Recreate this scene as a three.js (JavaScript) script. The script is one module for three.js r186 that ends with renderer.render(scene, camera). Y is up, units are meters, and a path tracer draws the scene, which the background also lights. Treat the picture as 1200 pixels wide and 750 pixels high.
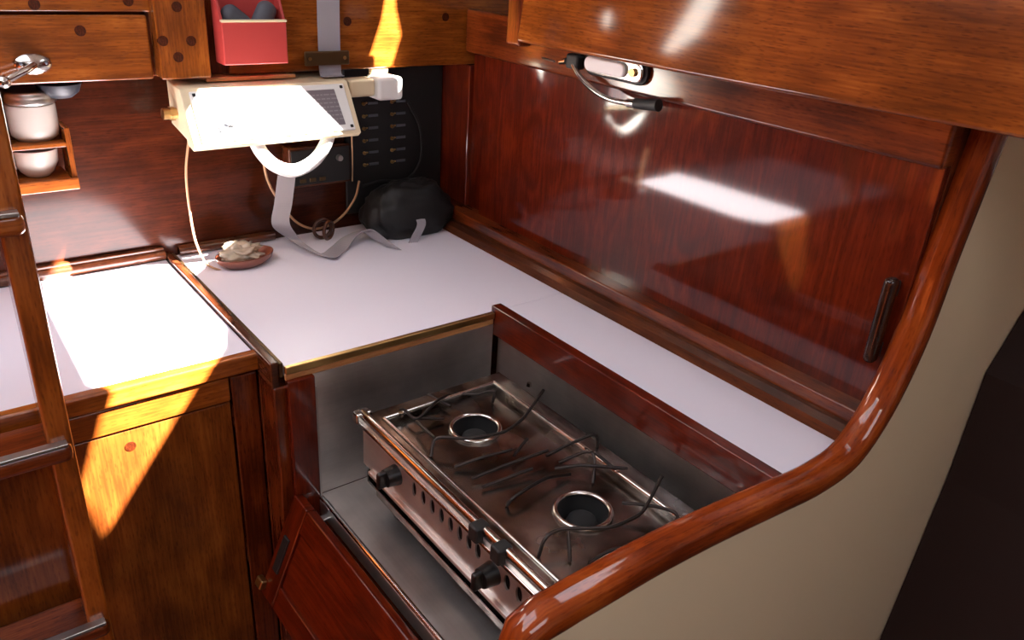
import * as THREE from 'three';
import { RoundedBoxGeometry } from 'three/addons/geometries/RoundedBoxGeometry.js';
import { mergeGeometries } from 'three/addons/utils/BufferGeometryUtils.js';
import { createNoise3D } from 'simplex-noise';

// ---------------------------------------------------------------- camera, sky, sun, exposure
const scene = new THREE.Scene();
const FW = 1200, FH = 750, FPX = 937.084;
const camera = new THREE.PerspectiveCamera(2 * Math.atan(FH / 2 / FPX) * 180 / Math.PI, FW / FH, 0.05, 60);
camera.position.set(-1.00772, 1.54, 1.50534);
camera.rotation.set(-0.445348, -0.684378, 0.068103, 'YXZ');
camera.updateMatrixWorld(true);

const renderer = new THREE.WebGLRenderer({ antialias: true });
renderer.toneMapping = THREE.LinearToneMapping;
renderer.toneMappingExposure = 1.0;
renderer.shadowMap.enabled = true;

const SUN = new THREE.Vector3(0.75, 1, 0.65);          // towards the sun, per metre of height
scene.background = new THREE.Color().setRGB(0.92, 0.95, 1.05);   // bright hazy sky
scene.backgroundIntensity = 5;

const sun = new THREE.DirectionalLight(new THREE.Color(1.0, 0.95, 0.88), 150);
sun.position.copy(SUN).multiplyScalar(4).add(new THREE.Vector3(-0.7, 0.9, 0.3));
sun.target.position.set(-0.7, 0.9, 0.3);
sun.castShadow = true;
sun.shadow.mapSize.set(2048, 2048);
Object.assign(sun.shadow.camera, { left: -2.5, right: 2.5, top: 2.5, bottom: -2.5, near: 0.1, far: 12 });
scene.add(sun, sun.target);

// ---------------------------------------------------------------- helpers
let seed = 7;
const rnd = () => { seed = (seed * 1664525 + 1013904223) >>> 0; return seed / 4294967296; };
const noise3 = createNoise3D(rnd);
const V = (x, y, z) => new THREE.Vector3(x, y, z);
function ray(px, py) {
  return V((px - FW / 2) / FPX, -(py - FH / 2) / FPX, -1).applyQuaternion(camera.quaternion);
}
function at(px, py, axis, val) {                         // the point of a plane that the pixel shows
  const d = ray(px, py), o = camera.position, t = (val - o[axis]) / d[axis];
  return o.clone().addScaledVector(d, t);
}
const taken = {};
const numbered = (n) => { const k = taken[n] = (taken[n] ?? -1) + 1; return k ? `${n}_${String(k).padStart(3, '0')}` : n; };
function shadows(o) { o.traverse((m) => { if (m.isMesh) { m.castShadow = true; m.receiveShadow = true; } }); return o; }

const UVM = 0.6;                                          // metres covered by one repeat of a material
function metricUV(geo, grain = 'x', off = [rnd() * 3, rnd() * 3]) {
  const g = geo.index ? geo.toNonIndexed() : geo;
  const p = g.attributes.position, uv = new Float32Array(p.count * 2);
  const a = V(), b = V(), c = V(), n = V(), axes = ['x', 'y', 'z'];
  for (let i = 0; i < p.count; i += 3) {
    a.fromBufferAttribute(p, i); b.fromBufferAttribute(p, i + 1); c.fromBufferAttribute(p, i + 2);
    n.copy(b).sub(a).cross(c.clone().sub(a));
    const m = ['x', 'y', 'z'].reduce((q, k) => Math.abs(n[k]) > Math.abs(n[q]) ? k : q, 'x');
    const rest = axes.filter((k) => k !== m);
    const [u, v] = m === grain ? rest : [grain, rest.find((k) => k !== grain)];
    [a, b, c].forEach((q, j) => { uv[(i + j) * 2] = q[u] / UVM + off[0]; uv[(i + j) * 2 + 1] = q[v] / UVM + off[1]; });
  }
  g.setAttribute('uv', new THREE.BufferAttribute(uv, 2));
  return g;
}
function bx(x0, x1, y0, y1, z0, z1, r = 0.003) {
  const w = Math.abs(x1 - x0), h = Math.abs(y1 - y0), d = Math.abs(z1 - z0);
  const g = new RoundedBoxGeometry(w, h, d, 2, Math.min(r, w / 2.1, h / 2.1, d / 2.1));
  g.translate((x0 + x1) / 2, (y0 + y1) / 2, (z0 + z1) / 2);
  return g;
}
const strip = (g) => { const q = g.index ? g.toNonIndexed() : g; for (const k of Object.keys(q.attributes)) if (!['position', 'normal', 'uv'].includes(k)) q.deleteAttribute(k); return q; };
const merge = (...gs) => mergeGeometries(gs.map(strip));
function cyl(r0, r1, from, to, seg = 20) {
  const d = to.clone().sub(from), g = new THREE.CylinderGeometry(r1, r0, d.length(), seg);
  g.applyQuaternion(new THREE.Quaternion().setFromUnitVectors(V(0, 1, 0), d.clone().normalize()));
  g.translate((from.x + to.x) / 2, (from.y + to.y) / 2, (from.z + to.z) / 2);
  return g;
}
function tube(pts, r, seg = 60, rad = 10, closed = false) {
  return new THREE.TubeGeometry(new THREE.CatmullRomCurve3(pts, closed, 'centripetal'), seg, r, rad, closed);
}
function wire(pts, r) {                                   // bent wire: straight runs with tight corners
  const q = [];
  pts.forEach((p, i) => {
    if (i === 0 || i === pts.length - 1) return q.push(p);
    const a = pts[i - 1].clone().sub(p), b = pts[i + 1].clone().sub(p);
    q.push(p.clone().addScaledVector(a.normalize(), Math.min(0.006, a.length())), p.clone().addScaledVector(b.normalize(), 0.006));
  });
  return new THREE.TubeGeometry(new THREE.CatmullRomCurve3(q, false, 'centripetal'), q.length * 6, r, 7);
}
function ribbon(pts, widths, w, th, n = 50) {             // flat webbing: widths[i] is the direction across it at point i
  const c = new THREE.CatmullRomCurve3(pts, false, 'centripetal'), wc = new THREE.CatmullRomCurve3(widths, false, 'centripetal');
  const pos = [], idx = [], uv = [];
  for (let i = 0; i <= n; i++) {
    const t = i / n, p = c.getPoint(t), tan = c.getTangent(t), a = wc.getPoint(t).normalize(), nn = tan.clone().cross(a).normalize();
    for (const [s, k] of [[-1, -1], [1, -1], [1, 1], [-1, 1]]) { const q = p.clone().addScaledVector(a, s * w / 2).addScaledVector(nn, k * th / 2); pos.push(q.x, q.y, q.z); uv.push(s * w / 2 / UVM, t * c.getLength() / UVM); }
    if (i < n) for (let k = 0; k < 4; k++) { const a0 = i * 4 + k, b0 = i * 4 + (k + 1) % 4; idx.push(a0, a0 + 4, b0, b0, a0 + 4, b0 + 4); }
  }
  idx.push(0, 1, 2, 0, 2, 3); const e = n * 4; idx.push(e, e + 2, e + 1, e, e + 3, e + 2);
  const g = new THREE.BufferGeometry();
  g.setAttribute('position', new THREE.Float32BufferAttribute(pos, 3)); g.setAttribute('uv', new THREE.Float32BufferAttribute(uv, 2)); g.setIndex(idx);
  const q = g.toNonIndexed(); q.computeVertexNormals(); return q;
}
function sweepXY(pts, z, a, b, n = 90, m = 20, e = 2.6) {  // a rounded moulding bent along a curve that lies in a plane of constant z
  const c = new THREE.CatmullRomCurve3(pts.map((p) => V(p.x, p.y, 0)), false, 'centripetal');
  const pos = [], idx = [], uv = [], L = c.getLength();
  for (let i = 0; i <= n; i++) {
    const p = c.getPointAt(i / n), t = c.getTangentAt(i / n), nx = -t.y, ny = t.x;
    for (let k = 0; k <= m; k++) {
      const f = k / m * Math.PI * 2, s = (v) => Math.sign(v) * Math.abs(v) ** (2 / e);
      const u = s(Math.cos(f)) * a, w = s(Math.sin(f)) * b;
      pos.push(p.x + nx * u, p.y + ny * u, z + w); uv.push(i / n * L / UVM, k / m * 0.16 / UVM);
    }
    if (i < n) for (let k = 0; k < m; k++) { const q = i * (m + 1) + k; idx.push(q, q + m + 1, q + 1, q + 1, q + m + 1, q + m + 2); }
  }
  for (const [row, flip] of [[0, 1], [n, 0]]) for (let k = 1; k < m - 1; k++) { const q = row * (m + 1); flip ? idx.push(q, q + k, q + k + 1) : idx.push(q, q + k + 1, q + k); }
  const g = new THREE.BufferGeometry();
  g.setAttribute('position', new THREE.Float32BufferAttribute(pos, 3)); g.setAttribute('uv', new THREE.Float32BufferAttribute(uv, 2)); g.setIndex(idx); g.computeVertexNormals();
  return g;
}
function prism(points, axis, from, to, bevel = 0) {       // outline extruded along one axis; points in the other two axes (x: z,y  y: x,z  z: x,y)
  const s = new THREE.Shape(points.map(([u, v]) => new THREE.Vector2(axis === 'y' ? u : axis === 'x' ? -u : u, axis === 'y' ? -v : v)));
  const g = new THREE.ExtrudeGeometry(s, { depth: Math.abs(to - from) - 2 * bevel, bevelEnabled: bevel > 0, bevelSize: bevel, bevelOffset: -bevel, bevelThickness: bevel, bevelSegments: 2, curveSegments: 24 });
  g.translate(0, 0, bevel);
  if (axis === 'x') g.rotateY(Math.PI / 2); else if (axis === 'y') g.rotateX(-Math.PI / 2);
  const lo = Math.min(from, to);
  g.translate(axis === 'x' ? lo : 0, axis === 'y' ? lo : 0, axis === 'z' ? lo : 0);
  return g;
}
function holedSlab(outer, holes, axis, from, to) {
  const P = ([u, v]) => new THREE.Vector2(axis === 'x' ? -u : u, axis === 'y' ? -v : v);
  const s = new THREE.Shape(outer.map(P));
  for (const h of holes) s.holes.push(new THREE.Path(h.map(P)));
  const g = new THREE.ExtrudeGeometry(s, { depth: Math.abs(to - from), bevelEnabled: false });
  if (axis === 'x') g.rotateY(Math.PI / 2); else if (axis === 'y') g.rotateX(-Math.PI / 2);
  const lo = Math.min(from, to);
  g.translate(axis === 'x' ? lo : 0, axis === 'y' ? lo : 0, axis === 'z' ? lo : 0);
  return g;
}
const rect = (a, b, c, d) => [[a, c], [b, c], [b, d], [a, d]];
function part(name, geo, mat, parent, grain) {
  if (grain) geo = metricUV(geo, grain);
  const m = new THREE.Mesh(geo, mat); m.name = name; m.castShadow = m.receiveShadow = true; parent.add(m); return m;
}
function thing(name, label, category, group) {
  const g = new THREE.Group(); g.name = numbered(name); g.userData = { label, category }; if (group) g.userData.group = group; scene.add(g); return g;
}
function solo(name, label, category, geo, mat, grain, group) {
  const m = part(numbered(name), geo, mat, scene, grain); m.userData = { label, category }; if (group) m.userData.group = group; return m;
}
function struct(name, geo, mat, grain, label, category) {
  const m = part(name, geo, mat, scene, grain); m.userData = { kind: 'structure' }; if (label) { m.userData.label = label; m.userData.category = category; } return m;
}

// ---------------------------------------------------------------- materials
const S = (r, g, b) => new THREE.Color().setRGB(r / 255, g / 255, b / 255, THREE.SRGBColorSpace);
function fbm(x, y, z, o = 4) { let s = 0, a = 0.5; for (let i = 0; i < o; i++) { s += a * noise3(x, y, z); x *= 2; y *= 2; z *= 2.03; a *= 0.5; } return s; }
function data(n, f, srgb = false) {
  const d = new Uint8Array(n * n * 4);
  for (let y = 0; y < n; y++) for (let x = 0; x < n; x++) { const c = f(x / n, y / n), i = (y * n + x) * 4; d[i] = c[0]; d[i + 1] = c[1]; d[i + 2] = c[2]; d[i + 3] = 255; }
  const t = new THREE.DataTexture(d, n, n, THREE.RGBAFormat);
  t.wrapS = t.wrapT = THREE.MirroredRepeatWrapping; t.magFilter = THREE.LinearFilter; t.minFilter = THREE.LinearMipmapLinearFilter; t.generateMipmaps = true;
  if (srgb) t.colorSpace = THREE.SRGBColorSpace; t.needsUpdate = true; return t;
}
function woodMap(dark, mid, light, k, stripe = 1) {
  return data(512, (u, v) => {
    const w = fbm(u * 1.3, v * 5, k, 3);
    const band = 0.5 + 0.5 * Math.sin((v * 26 + w * 9) * stripe);
    const fine = fbm(u * 5, v * 120, k + 9, 3);
    const pore = Math.max(0, noise3(u * 26, v * 230, k + 20) - 0.45) * 1.6;
    const blotch = fbm(u * 3.2, v * 4.5, k + 40, 3);
    let t = 0.5 + 0.30 * (band - 0.5) + 0.42 * fine + 0.55 * blotch - pore * 0.55;
    t = Math.min(1, Math.max(0, t));
    return [0, 1, 2].map((i) => t < 0.5 ? dark[i] + (mid[i] - dark[i]) * t * 2 : mid[i] + (light[i] - mid[i]) * (t - 0.5) * 2);
  }, true);
}
const waveBump = data(256, (u, v) => { const h = 128 + 90 * fbm(u * 5, v * 9, 3, 3); return [h, h, h]; });
function varnish(map, o = {}) {
  return new THREE.MeshPhysicalMaterial({ map, roughness: o.rough ?? 0.42, clearcoat: o.coat ?? 1, clearcoatRoughness: o.cr ?? 0.1, bumpMap: o.bump ? waveBump : null, bumpScale: o.bump ?? 0, specularIntensity: 0.1 });
}
const honey = woodMap([88, 41, 11], [122, 60, 17], [154, 85, 29], 1);
const mahog = woodMap([64, 22, 6], [96, 38, 11], [122, 56, 19], 2);
const redmah = woodMap([62, 13, 2], [82, 20, 4], [102, 31, 7], 5, 1.8);
const brown = woodMap([50, 22, 10], [76, 36, 17], [100, 53, 27], 7);
const M = {
  fascia: varnish(woodMap([88, 41, 11], [118, 59, 16], [148, 82, 28], 25), { cr: 0.12 }),
  side: varnish(honey, { cr: 0.09, bump: 0.0012 }),
  trim: varnish(woodMap([92, 32, 8], [130, 52, 14], [158, 74, 25], 11), { cr: 0.06 }),
  panel: varnish(redmah, { cr: 0.07, rough: 0.5 }),
  bulk: varnish(woodMap([36, 12, 4], [54, 19, 6], [72, 29, 10], 15), { cr: 0.15, coat: 0.42, bump: 0.0005 }),
  cab: varnish(mahog, { cr: 0.14 }),
  cabmid: varnish(woodMap([84, 38, 12], [112, 56, 18], [136, 74, 26], 19), { cr: 0.14 }),
  tan: varnish(woodMap([150, 100, 58], [182, 128, 78], [204, 152, 98], 21), { cr: 0.3 }),
  cabhoney: varnish(woodMap([104, 50, 14], [142, 72, 22], [172, 98, 36], 23), { cr: 0.14 }),
  dark: varnish(brown, { cr: 0.2 }),
  ebony: varnish(woodMap([26, 12, 8], [42, 20, 12], [58, 30, 18], 17), { cr: 0.15 }),
  fiddle: varnish(redmah, { cr: 0.12 }),
  ladder: varnish(woodMap([108, 52, 14], [146, 74, 22], [172, 98, 36], 27), { cr: 0.15 }),
  laminate: new THREE.MeshPhysicalMaterial({ color: S(229, 223, 233), roughness: 0.38 }),
  cream: new THREE.MeshPhysicalMaterial({ color: S(226, 203, 168), roughness: 0.55, bumpMap: waveBump, bumpScale: 0.0008 }),
  white: new THREE.MeshStandardMaterial({ color: S(236, 234, 228), roughness: 0.5 }),
  liner: new THREE.MeshStandardMaterial({ color: S(226, 218, 204), roughness: 0.8 }),
  ivory: new THREE.MeshPhysicalMaterial({ color: S(226, 208, 172), roughness: 0.4 }),
  black: new THREE.MeshStandardMaterial({ color: S(13, 12, 12), roughness: 0.6 }),
  blackgloss: new THREE.MeshStandardMaterial({ color: S(12, 11, 12), roughness: 0.35 }),
  soot: new THREE.MeshStandardMaterial({ color: S(13, 12, 12), roughness: 0.9 }),
  chrome: new THREE.MeshStandardMaterial({ color: S(206, 202, 196), metalness: 1, roughness: 0.16 }),
  wirem: new THREE.MeshStandardMaterial({ color: S(64, 58, 56), metalness: 1, roughness: 0.45 }),
  brass: new THREE.MeshStandardMaterial({ color: S(176, 142, 92), metalness: 1, roughness: 0.34 }),
  bronze: new THREE.MeshStandardMaterial({ color: S(92, 72, 48), metalness: 0.9, roughness: 0.45 }),
  webbing: new THREE.MeshStandardMaterial({ color: S(144, 138, 144), roughness: 0.85, bumpMap: data(128, (u, v) => { const h = 128 + 100 * Math.sin(v * 400) * Math.sin(u * 300); return [h, h, h]; }), bumpScale: 0.0004 }),
  red: new THREE.MeshPhysicalMaterial({ color: S(176, 58, 54), roughness: 0.5 }),
  cable: new THREE.MeshStandardMaterial({ color: S(170, 130, 96), roughness: 0.6 }),
  grey: new THREE.MeshStandardMaterial({ color: S(74, 76, 84), roughness: 0.7 }),
  navy: new THREE.MeshPhysicalMaterial({ color: S(30, 33, 42), roughness: 0.5 }),
  china: new THREE.MeshPhysicalMaterial({ color: S(222, 214, 204), roughness: 0.25 }),
  alu: new THREE.MeshStandardMaterial({ color: S(188, 184, 180), metalness: 1, roughness: 0.35 }),
  plug: varnish(woodMap([42, 15, 5], [58, 21, 7], [74, 30, 10], 13), { cr: 0.15 }),
  opal: new THREE.MeshPhysicalMaterial({ color: S(240, 236, 234), roughness: 0.35 }),
  cushion: new THREE.MeshStandardMaterial({ color: S(34, 16, 11), roughness: 0.85 }),
  film: new THREE.MeshPhysicalMaterial({ color: S(214, 198, 178), roughness: 0.2, transmission: 0.5, thickness: 0 }),
  leather: new THREE.MeshPhysicalMaterial({ color: S(124, 62, 40), roughness: 0.4, clearcoat: 0.4 }),
};
const smudge = data(512, (u, v) => { const a = fbm(u * 4, v * 4, 60, 4), b = fbm(u * 2, v * 90, 70, 2); const r = Math.min(255, Math.max(40, 118 + 26 * a)); return [r, r, r]; });
const smudgeC = data(512, (u, v) => { const a = fbm(u * 5, v * 5, 80, 4), b = fbm(u * 2, v * 90, 70, 2), k = 212 + 24 * a + 6 * b; return [k, k * 0.97, k * 0.945].map((c) => Math.min(235, Math.max(60, c))); }, true);
M.steel = new THREE.MeshStandardMaterial({ map: smudgeC, roughnessMap: smudge, roughness: 0.88, metalness: 1 });
const burnt = data(512, (u, v) => { const a = fbm(u * 7, v * 7, 90, 4), k = Math.max(0, Math.min(1, 0.55 + 1.2 * a)); return [84 + 90 * k, 74 + 96 * k, 67 + 98 * k]; }, true);
M.stovetop = new THREE.MeshStandardMaterial({ map: burnt, roughnessMap: smudge, roughness: 0.55, metalness: 1 });

// ---------------------------------------------------------------- the cabin shell
const RY = 2.0, RT = 0.02;                               // underside and thickness of the deck
const toDeck = (p) => { const k = RY - p.y; return [p.x + SUN.x * k, p.z + SUN.z * k]; };   // where the sun ray that lands on p passes the deck
const deckHatch = [[-0.869, 0.655, 0.383], [-0.69, 0.897, 0.39], [-0.64, 0.92, 0.355], [-0.607, 0.92, 0.27], [-0.603, 0.92, 0.06], [-0.30, 1.182, 0.125], [-0.385, 1.262, 0.058], [-0.556, 1.268, 0.055], [-0.846, 0.92, 0.05], [-0.85, 0.92, 0.36], [-0.893, 0.753, 0.383]].map((p) => toDeck(V(...p)));
const streak = [[437, 118, 0.052], [469, 116, 0.052], [471, 50, 0.02], [464, 14, 0.02], [462, -16, 0.02], [454, -16, 0.02], [448, 20, 0.02]].map(([px, py, z]) => toDeck(at(px, py, 'z', z)));
struct('ceiling', holedSlab(rect(-2.4, 0.9, -0.35, 3.4), [deckHatch, streak, rect(-1.75, -0.88, -0.05, 0.95), rect(-1.5, -0.5, 1.7, 2.5)], 'y', RY, RY + RT), M.liner);
struct('floor', bx(-2.4, 0.9, -0.04, 0, -0.35, 3.4, 0.001), M.ebony, 'z');
struct('wall_port', bx(-2.44, -2.4, 0, RY, -0.35, 3.4, 0.001), M.cab, 'z');
struct('wall_starboard', bx(0.86, 0.9, 0, RY, -0.35, 3.4, 0.001), M.liner);
struct('wall_bow', bx(-2.4, 0.9, 0, RY, 3.4, 3.44, 0.001), M.liner);
const ring = (x, y, r, n = 24) => Array.from({ length: n }, (_, i) => [x + r * Math.cos(i / n * 2 * Math.PI), y + r * Math.sin(i / n * 2 * Math.PI)]);
struct('wall_aft', holedSlab([[-2.4, 0], [0.9, 0], [0.9, RY], [-2.4, RY]], [[[-0.87, 1.485], [-0.80, 1.485], [-0.86, 1.62], [-0.88, 1.72], [-1.02, 1.72], [-0.97, 1.57]], ring(-0.575, 1.51, 0.028)], 'z', -0.12, -0.09), M.bulk, 'x');
struct('wall_cockpit', bx(-1.9, 0.4, 0.9, 2.1, -0.8, -0.75, 0.005), M.white);            // sunlit white cockpit moulding aft of the companionway

// the cream bulkhead with its bent cap rail
const BZ = 1.085;
const railPx = [[622, 790], [608, 765], [618, 742], [655, 716], [705, 687], [765, 653], [830, 620], [900, 588], [955, 562], [992, 535], [1018, 500], [1045, 452], [1075, 385], [1104, 305], [1133, 230], [1164, 150], [1180, 105]];
const rail = railPx.map(([x, y]) => at(x, y, 'z', BZ));
rail[0].set(rail[2].x - 0.004, 0.70, BZ); rail.splice(1, 1, V(rail[2].x - 0.006, rail[2].y - 0.06, BZ));
rail.unshift(V(rail[0].x, 0.3, BZ));
const bulkOutline = [...rail.map((p) => [p.x + 0.004, p.y - 0.004]), [0.55, 1.6], [0.55, 0], [rail[0].x + 0.004, 0]];
struct('wall_forward', prism(bulkOutline, 'z', 1.068, 1.092), M.cream, 'x', 'cream painted bulkhead forward of the stove below the curved cap rail', 'bulkhead');
struct('trim_1', sweepXY(rail, 1.0815, 0.0195, 0.0215), M.trim, null, 'glossy curved mahogany cap rail along the cream bulkhead edge', 'cap rail');

// ---------------------------------------------------------------- starboard locker above the counter
{
  const t = thing('sliding_door_locker', 'dark red mahogany sliding-door locker above the white counter strip', 'locker');
  part('lower_rail', bx(-0.004, 0.05, 0.915, 0.965, -0.09, 1.067, 0.004), M.cab, t, 'z');
  part('upper_rail', bx(0.02, 0.05, 1.312, 1.40, 0.0225, 1.0675, 0.006), M.cab, t, 'z');
  part('stile', bx(0.036, 0.06, 0.965, 1.283, -0.089, 0.022, 0.004), M.panel, t, 'y');
  part('end_stile', bx(0.044, 0.16, 0.96, 1.42, 1.05, 1.0675, 0.002), M.cab, t, 'y');
  part('sliding_door', bx(0.046, 0.06, 0.96, 1.32, 0.0225, 0.5, 0.002), M.panel, t, 'y');
  const d = part('sliding_door', bx(0.03, 0.043, 0.96, 1.32, 0.085, 1.067, 0.002), M.panel, t, 'y');
  const h0 = at(1044, 322, 'x', 0.02), h1 = at(1026, 425, 'x', 0.02);
  const hz = (h0.z + h1.z) / 2;
  const hg = part('door_handle', bx(0.004, 0.024, h1.y, h0.y, hz - 0.009, hz + 0.009, 0.008), M.ebony, d, 'y');
  hg.userData.label = 'dark vertical wooden grip';
  for (const y of [h0.y - 0.018, h1.y + 0.018]) part('handle_foot', bx(0.02, 0.031, y - 0.012, y + 0.012, hz - 0.006, hz + 0.006), M.black, d);
}
solo('counter_moulding', 'brown wooden moulding between the white counter strip and red locker', 'moulding', prism([[-0.026, 0.919], [-0.003, 0.919], [-0.003, 0.944], [-0.012, 0.942], [-0.021, 0.934]], 'z', -0.085, 1.067), M.dark, 'z');
{
  const t = thing('overhead_coaming', 'broad honey varnished coaming board along the cabin side above the red locker', 'board');
  const g = bx(-0.012, 0.012, 0, 0.26, 0, 1.25, 0.006); g.rotateZ(-0.13); g.rotateX(-0.014); g.translate(-0.008, 1.361, 0.25);
  part('board', g, M.side, t, 'z');
  part('end_post', bx(-0.012, 0.02, 1.352, 1.6, 0.205, 0.25, 0.006), M.cab, t, 'y');
}

// ---------------------------------------------------------------- aft bulkhead: overhead boards
{
  const t = thing('overhead_boards', 'honey wooden boards with bungs above the aft recess', 'boards');
  const z0 = -0.01, z1 = 0.02, B = 1.284;
  const X = (px, py) => at(px, py, 'z', z1).x;
  const a = part('board', bx(-1.25, X(177, 60), B, 1.387, z0, z1, 0.004), M.fascia, t, 'x');
  const b = part('board', bx(-1.25, X(177, 10), 1.391, 1.47, z0, z1 - 0.003, 0.004), M.fascia, t, 'x');
  const c = part('end_block', bx(X(181, 50), X(240, 50), B + 0.001, 1.47, z0, z1 + 0.022, 0.004), M.fascia, t, 'y');
  part('backing', bx(X(177, 50), X(270, 50), B + 0.002, 1.47, -0.03, z1 - 0.018, 0.002), M.cab, t, 'y');
  const d = part('board', bx(X(266, 50), 0.17, B + 0.001, 1.47, z0, z1, 0.004), M.fascia, t, 'x');
  part('soffit', bx(-1.25, 0.2, B + 0.002, B + 0.016, -0.09, z0 + 0.002, 0.002), M.cab, t, 'x');
  const bung = (px, py, z, p) => { const q = at(px, py, 'z', z); part('bung', cyl(0.0085, 0.0085, V(q.x, q.y, z - 0.006), V(q.x, q.y, z + 0.0008), 18), M.plug, p); };
  bung(94, 36, z1, a); bung(40, 5, z1 - 0.003, b); bung(150, 1, z1 - 0.003, b); bung(407, 25, z1, d); bung(522, 20, z1, d);
  for (const [x, y] of [[207, 8], [191, 48], [224, 48], [209, 67]]) bung(x, y, z1 + 0.022, c);
}

// ---------------------------------------------------------------- worktops
{
  const t = thing('counter_top', 'white laminate counter wrapping round the stove recess', 'countertop');
  part('top', bx(-0.596, -0.0265, 0.90, 0.92, -0.088, 0.4515, 0.0012), M.laminate, t);
  part('top_strip', bx(-0.1735, -0.0265, 0.90, 0.92, 0.4521, 1.066, 0.0012), M.laminate, t);
  part('edge_strip', bx(-0.598, -0.197, 0.909, 0.9215, 0.4525, 0.462, 0.002), M.brass, t, 'x');
  part('edge_batten', bx(-0.598, -0.197, 0.897, 0.908, 0.4525, 0.459, 0.002), M.tan, t, 'x');
}
{
  const t = thing('icebox_lid_counter', 'sunlit white laminate worktop with honey front moulding behind the ladder', 'worktop');
  part('top', bx(-1.3, -0.618, 0.90, 0.92, -0.072, 0.374, 0.002), M.laminate, t);
  part('front_moulding', bx(-1.3, -0.612, 0.892, 0.922, 0.3745, 0.395, 0.005), M.cabhoney, t, 'x');
}
solo('quarter_round', 'dark rounded wooden moulding where the side worktop meets the aft wall', 'moulding', merge(cyl(0.011, 0.011, V(-1.3, 0.929, -0.078), V(-0.618, 0.929, -0.078), 16), bx(-1.3, -0.618, 0.92, 0.945, -0.0895, -0.076, 0.003)), M.dark, 'x');
solo('quarter_round', 'dark wooden moulding behind the dish on the white counter', 'moulding', merge(cyl(0.009, 0.009, V(-0.59, 0.93, -0.08), V(-0.39, 0.93, -0.08), 16), bx(-0.59, -0.39, 0.9205, 0.94, -0.0895, -0.08, 0.003)), M.dark, 'x');
{
  const t = thing('divider_strip', 'dark wood and metal divider strip between the two white worktops', 'divider');
  part('wood_strip', bx(-0.617, -0.604, 0.88, 0.929, -0.088, 0.45, 0.003), M.dark, t, 'z');
  part('metal_strip', bx(-0.6035, -0.597, 0.90, 0.926, -0.088, 0.45, 0.002), M.bronze, t);
}

// ---------------------------------------------------------------- base cabinets
{
  const t = thing('side_cabinet', 'mahogany cabinet with a honey rail under the side worktop', 'cabinet');
  part('body', bx(-1.3, -0.62, 0.02, 0.888, -0.06, 0.355, 0.002), M.cab, t, 'y');
  part('top_rail', bx(-1.3, -0.662, 0.845, 0.888, 0.3555, 0.387, 0.003), M.cabhoney, t, 'x');
  const d = part('door_panel', bx(-1.3, -0.662, 0.1, 0.842, 0.3555, 0.383, 0.003), M.cabmid, t, 'y');
  const q = at(153, 523, 'z', 0.383);
  part('bung', cyl(0.008, 0.008, V(q.x, q.y, 0.376), V(q.x, q.y, 0.3838), 16), M.plug, d);
  part('stile', bx(-0.66, -0.618, 0.02, 0.888, 0.3555, 0.39, 0.003), M.cab, t, 'y');
  part('plinth', bx(-1.3, -0.662, 0.0, 0.1, 0.33, 0.36, 0.003), M.cab, t, 'x');
}
{
  const t = thing('galley_cabinet', 'dark mahogany galley cabinet holding the stove recess', 'cabinet');
  part('end_post', bx(-0.616, -0.556, 0.0, 0.885, 0.395, 0.4525, 0.004), M.cab, t, 'y');
  part('side_panel', bx(-0.616, -0.6, 0.0, 0.885, 0.0, 0.393, 0.003), M.cab, t, 'y');
  part('corner_stile', bx(-0.598, -0.553, 0.0, 0.899, 0.453, 0.468, 0.003), M.fiddle, t, 'y');
  part('carcass', bx(-0.545, 0.0, 0.0, 0.60, 0.0, 1.066, 0.002), M.cab, t, 'y');
}
{                                                          // the flap hangs from the front of the tray, its free edge swung out
  const t = thing('drop_flap', 'red mahogany framed flap hanging below the stove tray', 'flap door');
  const A = V(-0.594, 0.686, 0.4695), L = 0.57, Wd = 0.2, ang = 0.33;
  const fr = (z0, z1, y0, y1, th0, th1, n, m, p) => { const g = metricUV(bx(th0, th1, -y1, -y0, z0, z1, 0.003), n); g.rotateZ(-ang); g.rotateX(0.1); g.rotateY(0.045); g.translate(A.x, A.y, A.z); return part(m, g, p === undefined ? M.fiddle : p, t); };
  fr(0, 0.045, 0, Wd, -0.009, 0.009, 'y', 'stile'); fr(L - 0.045, L, 0, Wd, -0.009, 0.009, 'y', 'stile');
  fr(0.045, L - 0.045, 0, 0.045, -0.009, 0.009, 'z', 'rail'); fr(0.045, L - 0.045, Wd - 0.045, Wd, -0.009, 0.009, 'z', 'rail');
  fr(0.04, L - 0.04, 0.04, Wd - 0.04, -0.003, 0.004, 'z', 'panel');
  fr(0.014, 0.032, 0.07, 0.14, -0.0125, -0.008, 'y', 'finger_slot', M.black).userData.label = 'dark finger slot plate';
  fr(-0.008, 0.012, Wd - 0.03, Wd - 0.012, -0.02, -0.008, 'y', 'latch', M.brass).userData.label = 'small brass latch';
}
solo('fiddle_rail', 'red varnished wooden fiddle rail between stove recess and white counter strip', 'rail', bx(-0.195, -0.174, 0.874, 0.931, 0.447, 1.0678, 0.0025), M.fiddle, 'z');

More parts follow.
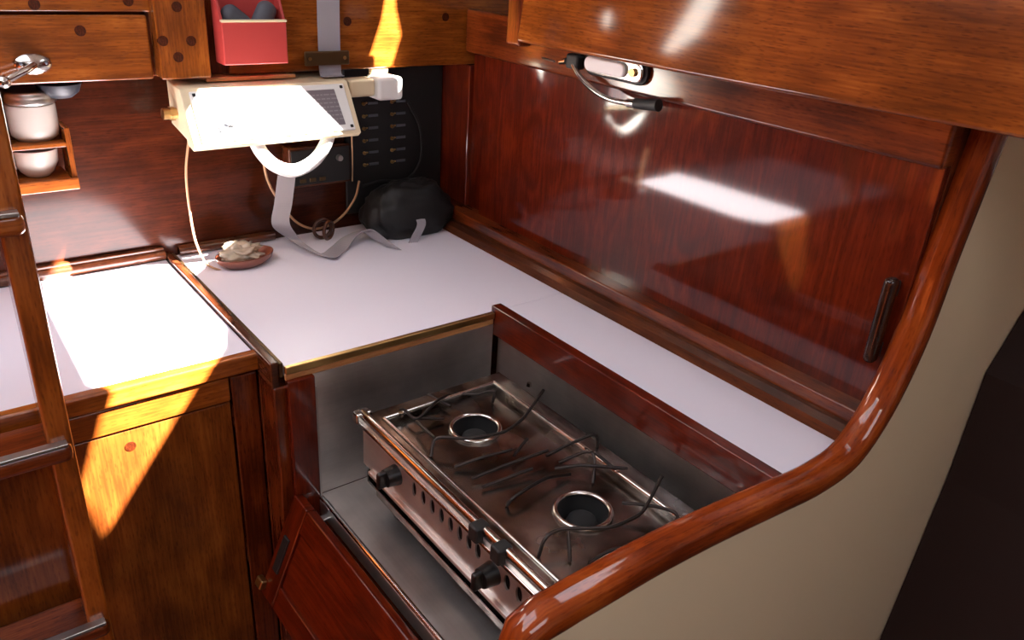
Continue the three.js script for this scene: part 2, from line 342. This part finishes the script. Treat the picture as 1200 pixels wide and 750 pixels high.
// ---------------------------------------------------------------- stainless recess
{
  const t = thing('stove_recess_tray', 'stainless steel tray and liner of the stove recess', 'tray');
  part('aft_wall', bx(-0.552, -0.196, 0.66, 0.8965, 0.4535, 0.4575, 0.001), M.steel, t, 'x');
  part('side_wall', bx(-0.184, -0.179, 0.66, 0.8735, 0.458, 1.066, 0.001), M.steel, t, 'z');
  part('floor', bx(-0.552, -0.185, 0.655, 0.66, 0.458, 1.066, 0.001), M.steel, t, 'z');
  part('front_lip', cyl(0.0045, 0.0045, V(-0.553, 0.661, 0.47), V(-0.553, 0.661, 1.066), 12), M.chrome, t);
  part('front_flange', bx(-0.558, -0.553, 0.63, 0.66, 0.47, 1.066, 0.002), M.steel, t, 'z');
  part('corner_angle', bx(-0.556, -0.548, 0.66, 0.875, 0.458, 0.462, 0.001), M.alu, t, 'y');
  const h = at(386, 604, 'y', 0.645);
  part('stay_bracket', merge(bx(h.x - 0.022, h.x + 0.012, 0.642, 0.647, h.z - 0.006, h.z + 0.008, 0.002), bx(h.x - 0.004, h.x + 0.008, 0.642, 0.662, h.z - 0.02, h.z + 0.006, 0.002)), M.alu, t);
}

// ---------------------------------------------------------------- stove
const SX0 = -0.513, SX1 = -0.232, SZ0 = 0.528, SZ1 = 1.012, SY = 0.84;
{
  const t = thing('two_burner_stove', 'stainless two burner boat stove with wire pan supports', 'stove');
  const B1 = at(557, 503, 'y', SY - 0.012), B2 = at(683, 600, 'y', SY - 0.012), R = 0.036;
  // top sheet with a sunken pan and two burner wells
  const hole = (c, r) => Array.from({ length: 40 }, (_, i) => [c.x + r * Math.cos(i / 20 * Math.PI), c.z + r * Math.sin(i / 20 * Math.PI)]);
  const inner = [SX0 + 0.034, SX1 - 0.03, SZ0 + 0.026, SZ1 - 0.026];
  part('rim', holedSlab(rect(SX0 + 0.012, SX1, SZ0, SZ1), [rect(...inner)], 'y', SY - 0.014, SY), M.stovetop, t, 'z');
  const pan = part('burner_pan', holedSlab(rect(inner[0] - 0.004, inner[1] + 0.004, inner[2] - 0.004, inner[3] + 0.004), [hole(B1, R), hole(B2, R)], 'y', SY - 0.016, SY - 0.012), M.stovetop, t, 'z');
  part('pan_bead', merge(
    cyl(0.004, 0.004, V(inner[1], SY, inner[2]), V(inner[1], SY, inner[3]), 10), cyl(0.0035, 0.0035, V(inner[0], SY, inner[2]), V(inner[0], SY, inner[3]), 10),
    cyl(0.0035, 0.0035, V(inner[0], SY, inner[2]), V(inner[1], SY, inner[2]), 10), cyl(0.0035, 0.0035, V(inner[0], SY, inner[3]), V(inner[1], SY, inner[3]), 10)), M.chrome, pan);
  // body with open top, front with slots
  const by0 = 0.712;
  part('body', merge(bx(SX1 - 0.006, SX1 - 0.002, by0, SY - 0.016, SZ0 + 0.004, SZ1 - 0.004, 0.001), bx(SX0 + 0.014, SX1 - 0.006, by0, SY - 0.016, SZ0 + 0.003, SZ0 + 0.007, 0.001), bx(SX0 + 0.014, SX1 - 0.006, by0, SY - 0.016, SZ1 - 0.007, SZ1 - 0.003, 0.001), bx(SX0 + 0.014, SX1 - 0.004, by0, by0 + 0.004, SZ0 + 0.004, SZ1 - 0.004, 0.001)), M.stovetop, t, 'z');
  const FX = SX0 + 0.008;
  const F = (px, py) => at(px, py, 'x', FX);
  const slots = []; for (let i = 0; i < 8; i++) { const p = F(485 + i * 10.7, 573 + i * 10.4); slots.push(p); }
  for (const [x, y] of [[594, 683], [608, 697], [622, 709]]) slots.push(F(x, y));
  const sl = (p) => Array.from({ length: 14 }, (_, i) => [p.z + 0.0066 * Math.cos(i / 7 * Math.PI), p.y + 0.0125 * Math.sin(i / 7 * Math.PI)]);
  part('front_panel', holedSlab(rect(SZ0 + 0.004, SZ1 - 0.004, 0.752, SY - 0.006), slots.map(sl), 'x', FX, FX + 0.003), M.steel, t, 'z');
  part('burner_box', bx(FX + 0.03, SX1 - 0.02, 0.73, 0.786, SZ0 + 0.02, SZ1 - 0.02, 0.004), M.soot, t);
  part('front_bar', cyl(0.0062, 0.0062, V(SX0 + 0.012, SY + 0.003, SZ0 - 0.004), V(SX0 + 0.012, SY + 0.003, SZ1), 14), M.chrome, t);
  part('front_ledge', bx(SX0 + 0.003, SX0 + 0.01, 0.822, 0.829, SZ0 - 0.008, SZ1, 0.002), M.chrome, t);
  part('bottom_flange', bx(SX0 + 0.001, SX0 + 0.012, 0.748, 0.755, SZ0 + 0.03, SZ1, 0.002), M.steel, t, 'z');
  part('end_cap', bx(SX0 - 0.002, SX0 + 0.026, 0.826, 0.846, SZ0 - 0.014, SZ0 + 0.004, 0.004), M.chrome, t);
  part('base', bx(SX0 + 0.02, SX1 - 0.01, 0.69, 0.712, SZ0 + 0.02, SZ1 - 0.02, 0.004), M.stovetop, t, 'z');
  for (const x of [SX0 + 0.05, SX1 - 0.05]) for (const z of [SZ0 + 0.06, SZ1 - 0.06]) part('foot', cyl(0.012, 0.01, V(x, 0.66, z), V(x, 0.69, z), 16), M.black, t);
  for (const [x, y] of [[465, 556], [578, 671]]) {          // control knobs
    const p = F(x, y), k = part('knob', merge(cyl(0.014, 0.017, V(FX - 0.02, p.y, p.z), V(FX + 0.001, p.y, p.z), 24), bx(FX - 0.034, FX - 0.018, p.y - 0.014, p.y + 0.014, p.z - 0.005, p.z + 0.005, 0.004)), M.blackgloss, t);
    k.userData.label = 'black control knob';
  }
  for (const [x, y] of [[560, 620], [586, 645]]) {          // clamps on the front bar
    const p = at(x, y, 'x', SX0 + 0.006);
    part('bar_clamp', bx(SX0 - 0.004, SX0 + 0.02, 0.825, 0.85, p.z - 0.01, p.z + 0.01, 0.004), M.black, t);
  }
  for (const c of [B1, B2]) {
    const b = part('burner', new THREE.LatheGeometry([[0.0001, -0.036], [0.022, -0.036], [0.033, -0.03], [0.0355, -0.004], [0.0355, 0.0]].map(([r, y]) => new THREE.Vector2(r, y)), 40).translate(c.x, SY - 0.012, c.z), M.soot, t);
    part('burner_head', new THREE.LatheGeometry([[0.0001, -0.006], [0.012, -0.007], [0.02, -0.012], [0.023, -0.02], [0.021, -0.036]].map(([r, y]) => new THREE.Vector2(r, y)), 32).translate(c.x, SY - 0.012, c.z), M.soot, b);
    const ring = new THREE.TorusGeometry(R + 0.003, 0.0042, 12, 48); ring.rotateX(Math.PI / 2); ring.translate(c.x, SY - 0.010, c.z);
    part('burner_ring', ring, M.chrome, b);
  }
  for (const [x, y] of [[620, 451], [803, 606], [470, 486]]) { const p = at(x, y, 'y', SY); part('screw', cyl(0.005, 0.004, V(p.x, SY - 0.002, p.z), V(p.x, SY + 0.004, p.z), 12), M.chrome, t); }
  // pan supports, each of bent wire; [pixel, pixel, height over the pan]
  const H = SY - 0.012, w = (list) => wire(list.map(([x, y, h]) => at(x, y, 'y', H + h)), 0.0026);
  const sup = (...lists) => part('pan_support', merge(...lists.map(w)), M.wirem, t);
  sup([[631, 652, 0.002], [639, 629, 0.026], [655, 620, 0.03], [718, 618, 0.03], [752, 602, 0.03], [776, 558, 0.045]], [[666, 622, 0.03], [668, 658, 0.002]]);
  sup([[729, 589, 0.02], [772, 594, 0.022], [795, 602, 0.022], [794, 610, 0.02], [758, 628, 0.012], [746, 646, 0.004]], [[744, 646, 0.002], [722, 642, 0.008], [690, 660, 0.002]]);
  sup([[650, 549, 0.02], [680, 545, 0.026], [735, 549, 0.02]], [[655, 542, 0.018], [690, 528, 0.03], [697, 532, 0.03], [695, 566, 0.002]], [[697, 530, 0.03], [735, 562, 0.006]]);
  sup([[640, 534, 0.018], [668, 520, 0.025], [700, 508, 0.032], [699, 530, 0.004]]);
  sup([[505, 535, 0.002], [509, 513, 0.024], [548, 514, 0.028], [590, 507, 0.028], [612, 492, 0.03], [637, 457, 0.045]], [[488, 494, 0.016], [509, 513, 0.024]]);
  sup([[466, 486, 0.002], [470, 478, 0.014], [488, 492, 0.016], [514, 468, 0.022], [530, 461, 0.006]], [[488, 490, 0.016], [520, 491, 0.006]], [[502, 462, 0.012], [528, 476, 0.01]]);
  sup([[560, 462, 0.016], [578, 457, 0.022], [580, 459, 0.022], [577, 472, 0.002]], [[532, 461, 0.01], [560, 462, 0.016]]);
  sup([[553, 561, 0.008], [590, 546, 0.016], [642, 528, 0.018]], [[566, 571, 0.006], [624, 549, 0.012]]);
  sup([[533, 547, 0.006], [566, 536, 0.014], [600, 527, 0.014]], [[602, 534, 0.012], [618, 514, 0.018]]);
  sup([[594, 592, 0.002], [599, 585, 0.016], [640, 560, 0.016], [668, 556, 0.006]]);
}

// ---------------------------------------------------------------- things on the aft wall and the overhead boards
{
  const t = thing('power_supply_box', 'white slope-fronted electrical box hanging under the honey boards', 'box');
  const prof = [[-0.03, 1.276], [0.052, 1.268], [0.106, 1.182], [0.098, 1.176], [-0.03, 1.196]];
  part('case', prism(prof, 'x', -0.588, -0.279, 0.003), M.ivory, t);
  part('cover_flange', prism([[0.022, 1.274], [0.0535, 1.2705], [0.108, 1.182], [0.097, 1.1735], [0.07, 1.178]], 'x', -0.592, -0.275, 0.002), M.ivory, t);
  const q = Math.atan2(0.054, 0.086);                       // lean of the front
  const face = (x0, x1, s0, s1, d0, d1, r) => { const g = bx(x0, x1, s0, s1, d0, d1, r); g.rotateX(-q); g.translate(0, 1.225, 0.079); return g; };
  const f = part('face_plate', face(-0.578, -0.287, -0.046, 0.046, 0.0, 0.007, 0.002), M.white, t);
  for (const x of [-0.571, -0.294]) for (const s of [-0.039, 0.039]) part('screw', face(x - 0.003, x + 0.003, s - 0.003, s + 0.003, 0.006, 0.0085, 0.0015), M.black, f);
  part('toggle', merge(face(-0.545, -0.528, -0.03, -0.016, 0.006, 0.011, 0.003), face(-0.534, -0.514, -0.021, -0.015, 0.008, 0.015, 0.003)), M.grey, f);
  // printed panel: dark grey with fine lines of lettering too small to read
  const cv = document.createElement('canvas'); cv.width = 256; cv.height = 160; const cx = cv.getContext('2d');
  cx.fillStyle = '#6d6468'; cx.fillRect(0, 0, 256, 160);
  cx.fillStyle = '#8b8386'; for (let i = 0; i < 7; i++) { let x = 30 + (i % 3) * 6; while (x < 236) { const l = 8 + rnd() * 22; cx.fillRect(x, 18 + i * 19, l, 6); x += l + 6; } }
  const tex = new THREE.CanvasTexture(cv); tex.colorSpace = THREE.SRGBColorSpace;
  const sh = new THREE.Shape([[-0.40, 0.035], [-0.310, 0.035], [-0.306, -0.035], [-0.396, -0.035]].map(([x, y]) => new THREE.Vector2(x, y)));
  const lg = new THREE.ExtrudeGeometry(sh, { depth: 0.0008, bevelEnabled: false });
  const p = lg.attributes.position, uv = lg.attributes.uv; for (let i = 0; i < p.count; i++) uv.setXY(i, (p.getX(i) + 0.402) / 0.1, (p.getY(i) + 0.034) / 0.068);
  lg.translate(0, 0, 0.007); lg.rotateX(-q); lg.translate(0, 1.225, 0.079);
  part('printed_panel', lg, new THREE.MeshStandardMaterial({ map: tex, roughness: 0.5 }), f).userData.label = 'dark grey printed panel with rows of tiny lettering';
  part('cable_gland', merge(cyl(0.010, 0.010, V(-0.612, 1.222, 0.01), V(-0.586, 1.222, 0.01)), cyl(0.013, 0.013, V(-0.6, 1.222, 0.01), V(-0.592, 1.222, 0.01), 6)), M.brass, t);
}
solo('mounting_batten', 'tan wooden batten between the honey boards and white box', 'batten', bx(at(242, 98, 'z', 0.03).x, -0.37, 1.2765, 1.2835, -0.01, 0.032, 0.002), M.tan, 'x');
{
  const t = thing('white_connector_box', 'small white plastic connector box beside the slope-fronted box', 'box');
  part('housing', bx(-0.205, -0.148, 1.226, 1.272, -0.005, 0.052, 0.008), M.white, t);
  part('shroud', bx(-0.262, -0.206, 1.234, 1.268, 0.0, 0.04, 0.006), M.ivory, t);
  part('mounting_tab', bx(-0.20, -0.16, 1.2725, 1.2835, 0.0, 0.012, 0.002), M.ivory, t);
}
{
  const z = 0.085;
  const pts = [[296, 158], [306, 178], [322, 194], [344, 200], [366, 190], [380, 172], [388, 150]].map(([x, y]) => at(x, y, 'z', z));
  solo('white_hose', 'thick white hose looping below the slope-fronted box', 'hose', tube(pts, 0.0125, 60, 14), M.white);
}
solo('cable', 'thin tan cable hanging down to the brown dish', 'cable', tube([[221, 165, 0.02], [218, 200, 0.02], [222, 245, 0.015], [231, 288, 0.01], [243, 310, 0.02], [262, 318, 0.03]].map(([x, y, z]) => at(x, y, 'z', z)), 0.0022), M.cable);
solo('cable', 'tan cable looping under the white hose to the bag', 'cable', tube([[307, 178, -0.02], [314, 212, -0.04], [330, 240, -0.05], [350, 262, -0.05], [372, 268, -0.05], [398, 256, -0.06], [416, 232, -0.06], [421, 212, -0.06]].map(([x, y, z]) => at(x, y, 'z', z)), 0.0026, 80), M.cable);
solo('cable', 'thin brown cable hanging at the edge of the switch panel', 'cable', tube([[412, 150, 0.0], [413, 185, -0.04], [413, 212, -0.08]].map(([x, y, z]) => at(x, y, 'z', z)), 0.0016, 24), M.cable);
{
  const t = thing('radio', 'dark brown radio set on the aft wall behind the white hose', 'radio');
  const a = at(338, 170, 'z', -0.05), b = at(412, 213, 'z', -0.05);
  part('case', bx(a.x, b.x, b.y, b.y + 0.085, -0.0895, -0.052, 0.004), M.dark, t, 'x');
  part('front_plate', bx(a.x + 0.004, b.x - 0.004, b.y + 0.006, b.y + 0.08, -0.052, -0.049, 0.001), M.black, t);
  const k = at(398, 185, 'z', -0.045); part('knob', cyl(0.006, 0.007, V(k.x, k.y, -0.04), V(k.x, k.y, -0.049), 16), M.alu, t);
  for (let i = 0; i < 3; i++) part('button', bx(a.x + 0.02 + i * 0.022, a.x + 0.034 + i * 0.022, b.y + 0.012, b.y + 0.02, -0.05, -0.046, 0.001), M.bronze, t);
}
{
  const t = thing('switch_panel', 'black electrical switch panel with rows of toggles in the corner', 'switch panel');
  const x0 = -0.215, x1 = 0.008;
  part('plate', bx(x0, 0.034, 0.95, 1.28, -0.0895, -0.082, 0.003), M.black, t);
  for (let r = 0; r < 6; r++) for (let c = 0; c < 2; c++) {
    const x = x0 + 0.045 + c * 0.07, y = 1.06 + r * 0.027;
    const s = part('toggle_switch', merge(cyl(0.004, 0.004, V(x, y, -0.083), V(x, y, -0.078), 10), cyl(0.0018, 0.0026, V(x, y + 0.005, -0.066), V(x, y, -0.078), 8)), M.brass, t);
    part('tag', bx(x + 0.012, x + 0.036, y - 0.003, y + 0.003, -0.083, -0.0812, 0.0005), M.grey, s);
  }
}
solo('cable', 'black cable loop on the switch panel', 'cable', tube([[478, 120, -0.07], [492, 150, -0.07], [492, 190, -0.07], [476, 210, -0.07], [446, 212, -0.07], [425, 218, -0.07]].map(([x, y, z]) => at(x, y, 'z', z)), 0.003, 50), M.black);
{
  const t = thing('red_tray_box', 'red open-topped plastic box fixed to the honey boards', 'box');
  const a = at(264, 79, 'z', 0.066), b = at(338, 72, 'z', 0.066), top = at(300, 26, 'z', 0.066).y;
  const x0 = a.x, x1 = b.x, y0 = (a.y + b.y) / 2;
  part('front', bx(x0, x1, y0, top, 0.061, 0.066, 0.002), M.red, t);
  part('floor', bx(x0, x1, y0, y0 + 0.004, 0.024, 0.061, 0.002), M.red, t);
  part('back', bx(x0, x1, y0, 1.46, 0.0205, 0.025, 0.002), M.red, t);
  for (const [u, v] of [[x0, x0 + 0.004], [x1 - 0.004, x1]]) part('side', prism([[0.024, y0], [0.063, y0], [0.063, top], [0.024, 1.455]], 'x', u, v), M.red, t);
  part('rim', bx(x0 - 0.001, x1 + 0.001, top, top + 0.004, 0.060, 0.068, 0.0015), M.ivory, t);
  for (let i = 0; i < 2; i++) {
    const g = new THREE.CapsuleGeometry(0.018, 0.03, 8, 20); g.scale(1.15, 1, 0.9); g.rotateZ(i ? -0.5 : 0.9);
    g.scale(0.86, 0.86, 0.86); g.translate(x0 + 0.034 + i * 0.05, top + 0.002 + i * 0.004, 0.0425);
    solo('rolled_glove', i ? 'dark grey rolled bundle in the red box, on the webbing strap side' : 'dark grey rolled bundle in the red box, on the side of the bunged block', 'bundle', g, M.grey);
  }
}
{
  const t = thing('webbing_strap', 'grey webbing strap running down the honey boards behind the white box', 'strap');
  const a = at(384, -25, 'z', 0.027), b = at(386, 60, 'z', 0.027), c = at(388, 88, 'z', 0.03), w = V(1, 0, 0);
  part('upper_webbing', ribbon([a, b, c, V(c.x, 1.2775, 0.042)], [w, w, w, w], 0.045, 0.002, 24), M.webbing, t);
  const P = ([x, y, z, ax]) => at(x, y, ax, z);
  const pts = [[336, 205, -0.02, 'z'], [332, 238, -0.02, 'z'], [329, 262, -0.012, 'z'], [342, 278, 0.945, 'y'], [362, 292, 0.934, 'y'], [382, 300, 0.928, 'y'], [396, 292, 0.9235, 'y'], [412, 276, 0.938, 'y'], [428, 270, 0.945, 'y'], [446, 281, 0.932, 'y'], [462, 291, 0.9235, 'y']].map(P);
  const ws = [[1, 0, 0.2], [1, 0, 0.3], [1, 0.05, 0.5], [0.8, -0.1, 0.9], [0.6, -0.1, 1], [0.6, -0.05, 1], [0.7, 0, 1], [0.5, 0.3, 0.8], [0.3, 0.3, 0.8], [0.4, 0.2, 0.9], [0.5, 0, 0.9]].map((q) => V(...q));
  part('lower_webbing', ribbon(pts, ws, 0.036, 0.002, 90), M.webbing, t);
  const q = at(383, 68, 'z', 0.03);
  const L = part('footman_loop', bx(q.x - 0.046, q.x + 0.046, q.y - 0.013, q.y + 0.013, 0.0285, 0.034, 0.0025), M.bronze, t);
  for (const s of [-1, 1]) part('screw', cyl(0.004, 0.003, V(q.x + s * 0.036, q.y, 0.033), V(q.x + s * 0.036, q.y, 0.0355), 12), M.brass, L);
}
{                                                          // soft black bag slumped in the corner
  const t = thing('black_bag', 'slumped black bag with a grey strap in the counter corner', 'bag');
  const g = new THREE.SphereGeometry(1, 48, 32), p = g.attributes.position, v = V();
  for (let i = 0; i < p.count; i++) {
    v.fromBufferAttribute(p, i);
    const e = (a) => Math.sign(a) * Math.abs(a) ** 0.62; v.set(e(v.x), e(v.y), e(v.z));
    const k = 1 + 0.16 * fbm(v.x * 1.6, v.y * 1.6, v.z * 1.6 + 5, 3);
    v.multiplyScalar(k); if (v.y > 0) { v.x *= 1 - 0.28 * v.y; v.z *= 1 - 0.35 * v.y; }
    p.setXYZ(i, v.x * 0.108, Math.max(-0.052, v.y * 0.064), v.z * 0.058);
  }
  g.computeVertexNormals(); g.translate(-0.104, 0.973, -0.002);
  part('body', g, M.black, t);
  const P = (x, y, z) => at(x, y, 'z', z);
  part('strap_end', ribbon([P(490, 252, 0.045), P(494, 262, 0.064), P(487, 278, 0.07), P(480, 292, 0.078)], [V(1, 0, 0), V(1, 0, 0), V(1, 0, 0.2), V(1, 0, 0.2)], 0.022, 0.002, 24), M.webbing, t);
}
{
  const t = thing('oval_dish', 'shallow reddish brown oval dish on the white counter', 'dish');
  const c = at(290, 306, 'y', 0.93);
  const g = new THREE.LatheGeometry([[0.0001, 0.0], [0.04, 0.0], [0.056, 0.012], [0.06, 0.024], [0.056, 0.0245], [0.05, 0.012], [0.036, 0.005], [0.0001, 0.005]].map(([r, y]) => new THREE.Vector2(r, y)), 48);
  g.scale(1.0, 0.9, 0.68); g.rotateY(0.2); g.translate(c.x, 0.9205, c.z - 0.012);
  part('bowl', g, M.leather, t);
  const f = new THREE.SphereGeometry(0.034, 32, 20), p = f.attributes.position, v = V();
  for (let i = 0; i < p.count; i++) { v.fromBufferAttribute(p, i); v.multiplyScalar(1 + 0.5 * noise3(v.x * 50, v.y * 50, v.z * 50)); p.setXYZ(i, v.x * 1.1, v.y * 0.5, v.z * 0.8); }
  f.computeVertexNormals(); f.translate(c.x - 0.006, 0.944, c.z - 0.016);
  solo('crumpled_bag', 'crumpled translucent plastic bag lying in the brown dish', 'plastic bag', f.toNonIndexed(), M.film);
}
{
  const t = thing('coil_of_rope', 'small dark ring of cord on the counter behind the webbing', 'cord');
  const g = new THREE.TorusGeometry(0.02, 0.004, 10, 32); const c = at(378, 268, 'z', -0.035); g.translate(c.x, c.y, c.z);
  part('ring', g, M.dark, t, 'x');
  const g2 = new THREE.TorusGeometry(0.019, 0.004, 10, 32); g2.rotateY(0.6); g2.translate(c.x + 0.012, c.y - 0.004, c.z + 0.004);
  part('ring', g2, M.dark, t, 'x');
}
// cup rack
{
  const t = thing('cup_rack', 'small two-tier wooden cup rack on the aft wall by the ladder', 'rack');
  const zF = 0.0, xr = at(88, 190, 'z', zF).x, xl = xr - 0.125;
  const y1 = at(50, 172, 'z', zF).y, y0 = at(55, 212, 'z', zF).y;
  part('shelf', bx(xl, xr - 0.008, y1 - 0.004, y1 + 0.004, -0.088, zF, 0.002), M.cabhoney, t, 'x');
  part('shelf', bx(xl, xr - 0.008, y0 - 0.008, y0, -0.088, zF, 0.002), M.cabhoney, t, 'x');
  part('front_lip', bx(xl, xr, y0 - 0.018, y0 + 0.002, zF, zF + 0.008, 0.002), M.cabhoney, t, 'x');
  part('upright', bx(xr - 0.008, xr, y0 - 0.016, y1 + 0.028, -0.06, zF, 0.002), M.cabhoney, t, 'y');
  part('upright', bx(xl - 0.01, xl, y0 - 0.016, y1 + 0.095, -0.088, zF, 0.002), M.cabhoney, t, 'y');
  const L = (pts) => new THREE.LatheGeometry(pts.map(([r, y]) => new THREE.Vector2(r, y)), 40);
  const a = at(40, 150, 'z', -0.045).x, b = at(43, 195, 'z', -0.045).x;
  const mug = thing('storage_jar', 'white jar with ribbed grey metal lid on the upper tier of the cup rack', 'jar');
  part('jar', L([[0.0001, 0], [0.028, 0], [0.036, 0.008], [0.0375, 0.02], [0.0375, 0.058], [0.034, 0.06], [0.0001, 0.06]]).translate(a, y1 + 0.0045, -0.044), M.china, mug);
  part('lid', L([[0.0375, 0.06], [0.0405, 0.062], [0.0405, 0.068], [0.039, 0.07], [0.0405, 0.072], [0.0405, 0.078], [0.038, 0.082], [0.0001, 0.083]]).translate(a, y1 + 0.0045, -0.044), M.alu, mug);
  const bowl = solo('bowl', 'dark blue bowl perched beside the jar lid under the honey boards', 'bowl', L([[0.0001, 0], [0.018, 0.001], [0.03, 0.01], [0.035, 0.024], [0.033, 0.024], [0.028, 0.012], [0.0001, 0.004]]).translate(a + 0.045, y1 + 0.072, -0.03), M.navy);
  const cup = thing('cup', 'white china cup on the lower tier of the cup rack', 'cup');
  part('bowl', L([[0.0001, 0], [0.018, 0], [0.026, 0.008], [0.034, 0.024], [0.0355, 0.046], [0.0335, 0.046], [0.031, 0.024], [0.02, 0.01], [0.0001, 0.006]]).translate(b, y0 + 0.0005, -0.042), M.china, cup);
  const hd = new THREE.TorusGeometry(0.013, 0.003, 8, 20); hd.translate(b - 0.04, y0 + 0.026, -0.042); part('handle', hd, M.china, cup);
}
{
  const t = thing('chrome_swivel_hook', 'chrome swivel hook screwed to the honey boards above the cup rack', 'hook');
  const c = at(40, 76, 'z', 0.03), e = at(4, 96, 'z', 0.06);
  const g = new THREE.LatheGeometry([[0.0001, 0.012], [0.01, 0.012], [0.02, 0.007], [0.026, 0.003], [0.026, 0]].map(([r, y]) => new THREE.Vector2(r, y)), 32); g.rotateX(Math.PI / 2); g.scale(1, 0.62, 1); g.translate(c.x, c.y, 0.0205);
  part('base', g, M.chrome, t);
  part('arm', tube([V(c.x, c.y, 0.032), V(c.x - 0.012, c.y - 0.004, 0.045), V(e.x + 0.014, e.y + 0.006, 0.056), e, V(e.x - 0.03, e.y - 0.01, 0.062)], 0.0055, 40), M.chrome, t);
  part('swivel', new THREE.SphereGeometry(0.010, 20, 14).translate(e.x, e.y, e.z), M.chrome, t);
  for (const s of [-1, 1]) part('screw', new THREE.SphereGeometry(0.003, 10, 8).translate(c.x + s * 0.017, c.y + 0.002, 0.0275), M.grey, t);
}

// ---------------------------------------------------------------- lamps under the coaming
{
  const t = thing('oval_lamp', 'oval lamp with white cover under the coaming', 'lamp');
  const a = at(684, 74, 'x', 0.004), b = at(752, 86, 'x', 0.004), z0 = a.z, z1 = b.z, y = (a.y + b.y) / 2, h = 0.0165;
  const oval = (z0, z1, h) => { const n = [], r = h; for (let i = 0; i <= 12; i++) { const f = -Math.PI / 2 + i / 12 * Math.PI; n.push([z1 - r + r * Math.cos(f), y + r * Math.sin(f)]); } for (let i = 0; i <= 12; i++) { const f = Math.PI / 2 + i / 12 * Math.PI; n.push([z0 + r + r * Math.cos(f), y + r * Math.sin(f)]); } return n; };
  t.position.x = 0.008;
  part('base_plate', prism(oval(z0 - 0.008, z1 + 0.006, h + 0.004), 'x', 0.004, 0.0118, 0.002), M.black, t);
  part('bezel', prism(oval(z0, z1, h), 'x', -0.003, 0.004, 0.003), M.chrome, t);
  part('cover', prism(oval(z0 + 0.006, z1 - 0.036, h - 0.004), 'x', -0.010, -0.003, 0.003), M.opal, t);
  part('switch', cyl(0.007, 0.007, V(-0.008, y, z1 - 0.02), V(-0.002, y, z1 - 0.02), 18), M.brass, t);
}
{
  const t = thing('gooseneck_light', 'chrome gooseneck chart light bent below the oval lamp', 'lamp');
  const A = at(668, 73, 'x', -0.004), pts = [[668, 76, -0.006], [676, 90, -0.01], [692, 106, -0.012], [712, 117, -0.012], [732, 121, -0.012], [740, 122, -0.012]].map(([x, y, v]) => at(x, y, 'x', v));
  t.position.x = 0.008;
  part('base', bx(-0.01, 0.0118, A.y - 0.012, A.y + 0.014, A.z - 0.016, A.z + 0.016, 0.005), M.black, t);
  const s = at(652, 73, 'x', -0.008); part('switch_tip', cyl(0.006, 0.004, V(-0.008, A.y, A.z - 0.014), s, 12), M.chrome, t);
  part('neck', tube(pts, 0.0048, 50, 12), M.chrome, t);
  const e0 = pts[4], e1 = at(768, 124, 'x', -0.012);
  part('collar', cyl(0.0075, 0.0075, e0, e0.clone().lerp(e1, 0.25), 16), M.chrome, t);
  part('head', cyl(0.0085, 0.010, e0.clone().lerp(e1, 0.25), e1, 18), M.black, t);
}
solo('cable', 'short thin cable under the aft end of the coaming board', 'cable', tube([[592, 44, 0.03], [602, 54, 0.03], [612, 61, 0.03], [626, 65, 0.03], [650, 72, 0.004]].map(([x, y, v]) => at(x, y, 'x', v)), 0.0016, 30), M.alu);

// ---------------------------------------------------------------- companionway ladder
{
  const t = thing('companionway_ladder', 'honey wooden companionway ladder in front of the side cabinet', 'ladder');
  const zl = 0.47, xr = -0.898;
  part('side_rail', bx(xr - 0.03, xr, 0.0, 1.4, zl - 0.045, zl, 0.005), M.ladder, t, 'y');
  part('side_rail', bx(xr - 0.43, xr - 0.40, 0.0, 1.4, zl - 0.045, zl, 0.005), M.ladder, t, 'y');
  for (const y of [1.222, 0.906, 0.59, 0.28]) {
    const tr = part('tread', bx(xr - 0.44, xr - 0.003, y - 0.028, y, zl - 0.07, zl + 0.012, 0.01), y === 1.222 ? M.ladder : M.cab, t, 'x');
    part('nosing_strip', bx(xr - 0.43, xr - 0.008, y - 0.003, y + 0.002, zl - 0.002, zl + 0.0125, 0.001), M.alu, tr);
  }
}

// ---------------------------------------------------------------- forward of the bulkhead
{
  const t = thing('settee_back', 'dark settee back forward of the cream bulkhead', 'settee');
  const P = (x, y) => { const p = at(x, y, 'z', 1.093); return [p.x, p.y]; };
  const pr = [P(1206, 352), P(1154, 437), P(1109, 560), P(1030, 750)]; const last = pr[3];
  part('backrest', prism([...pr, [last[0] - 0.1, 0.02], [0.84, 0.02], [0.84, 1.15], [0.52, 1.13]], 'z', 1.094, 2.6), M.cushion, t, 'z');
}
shadows(scene);
renderer.render(scene, camera);
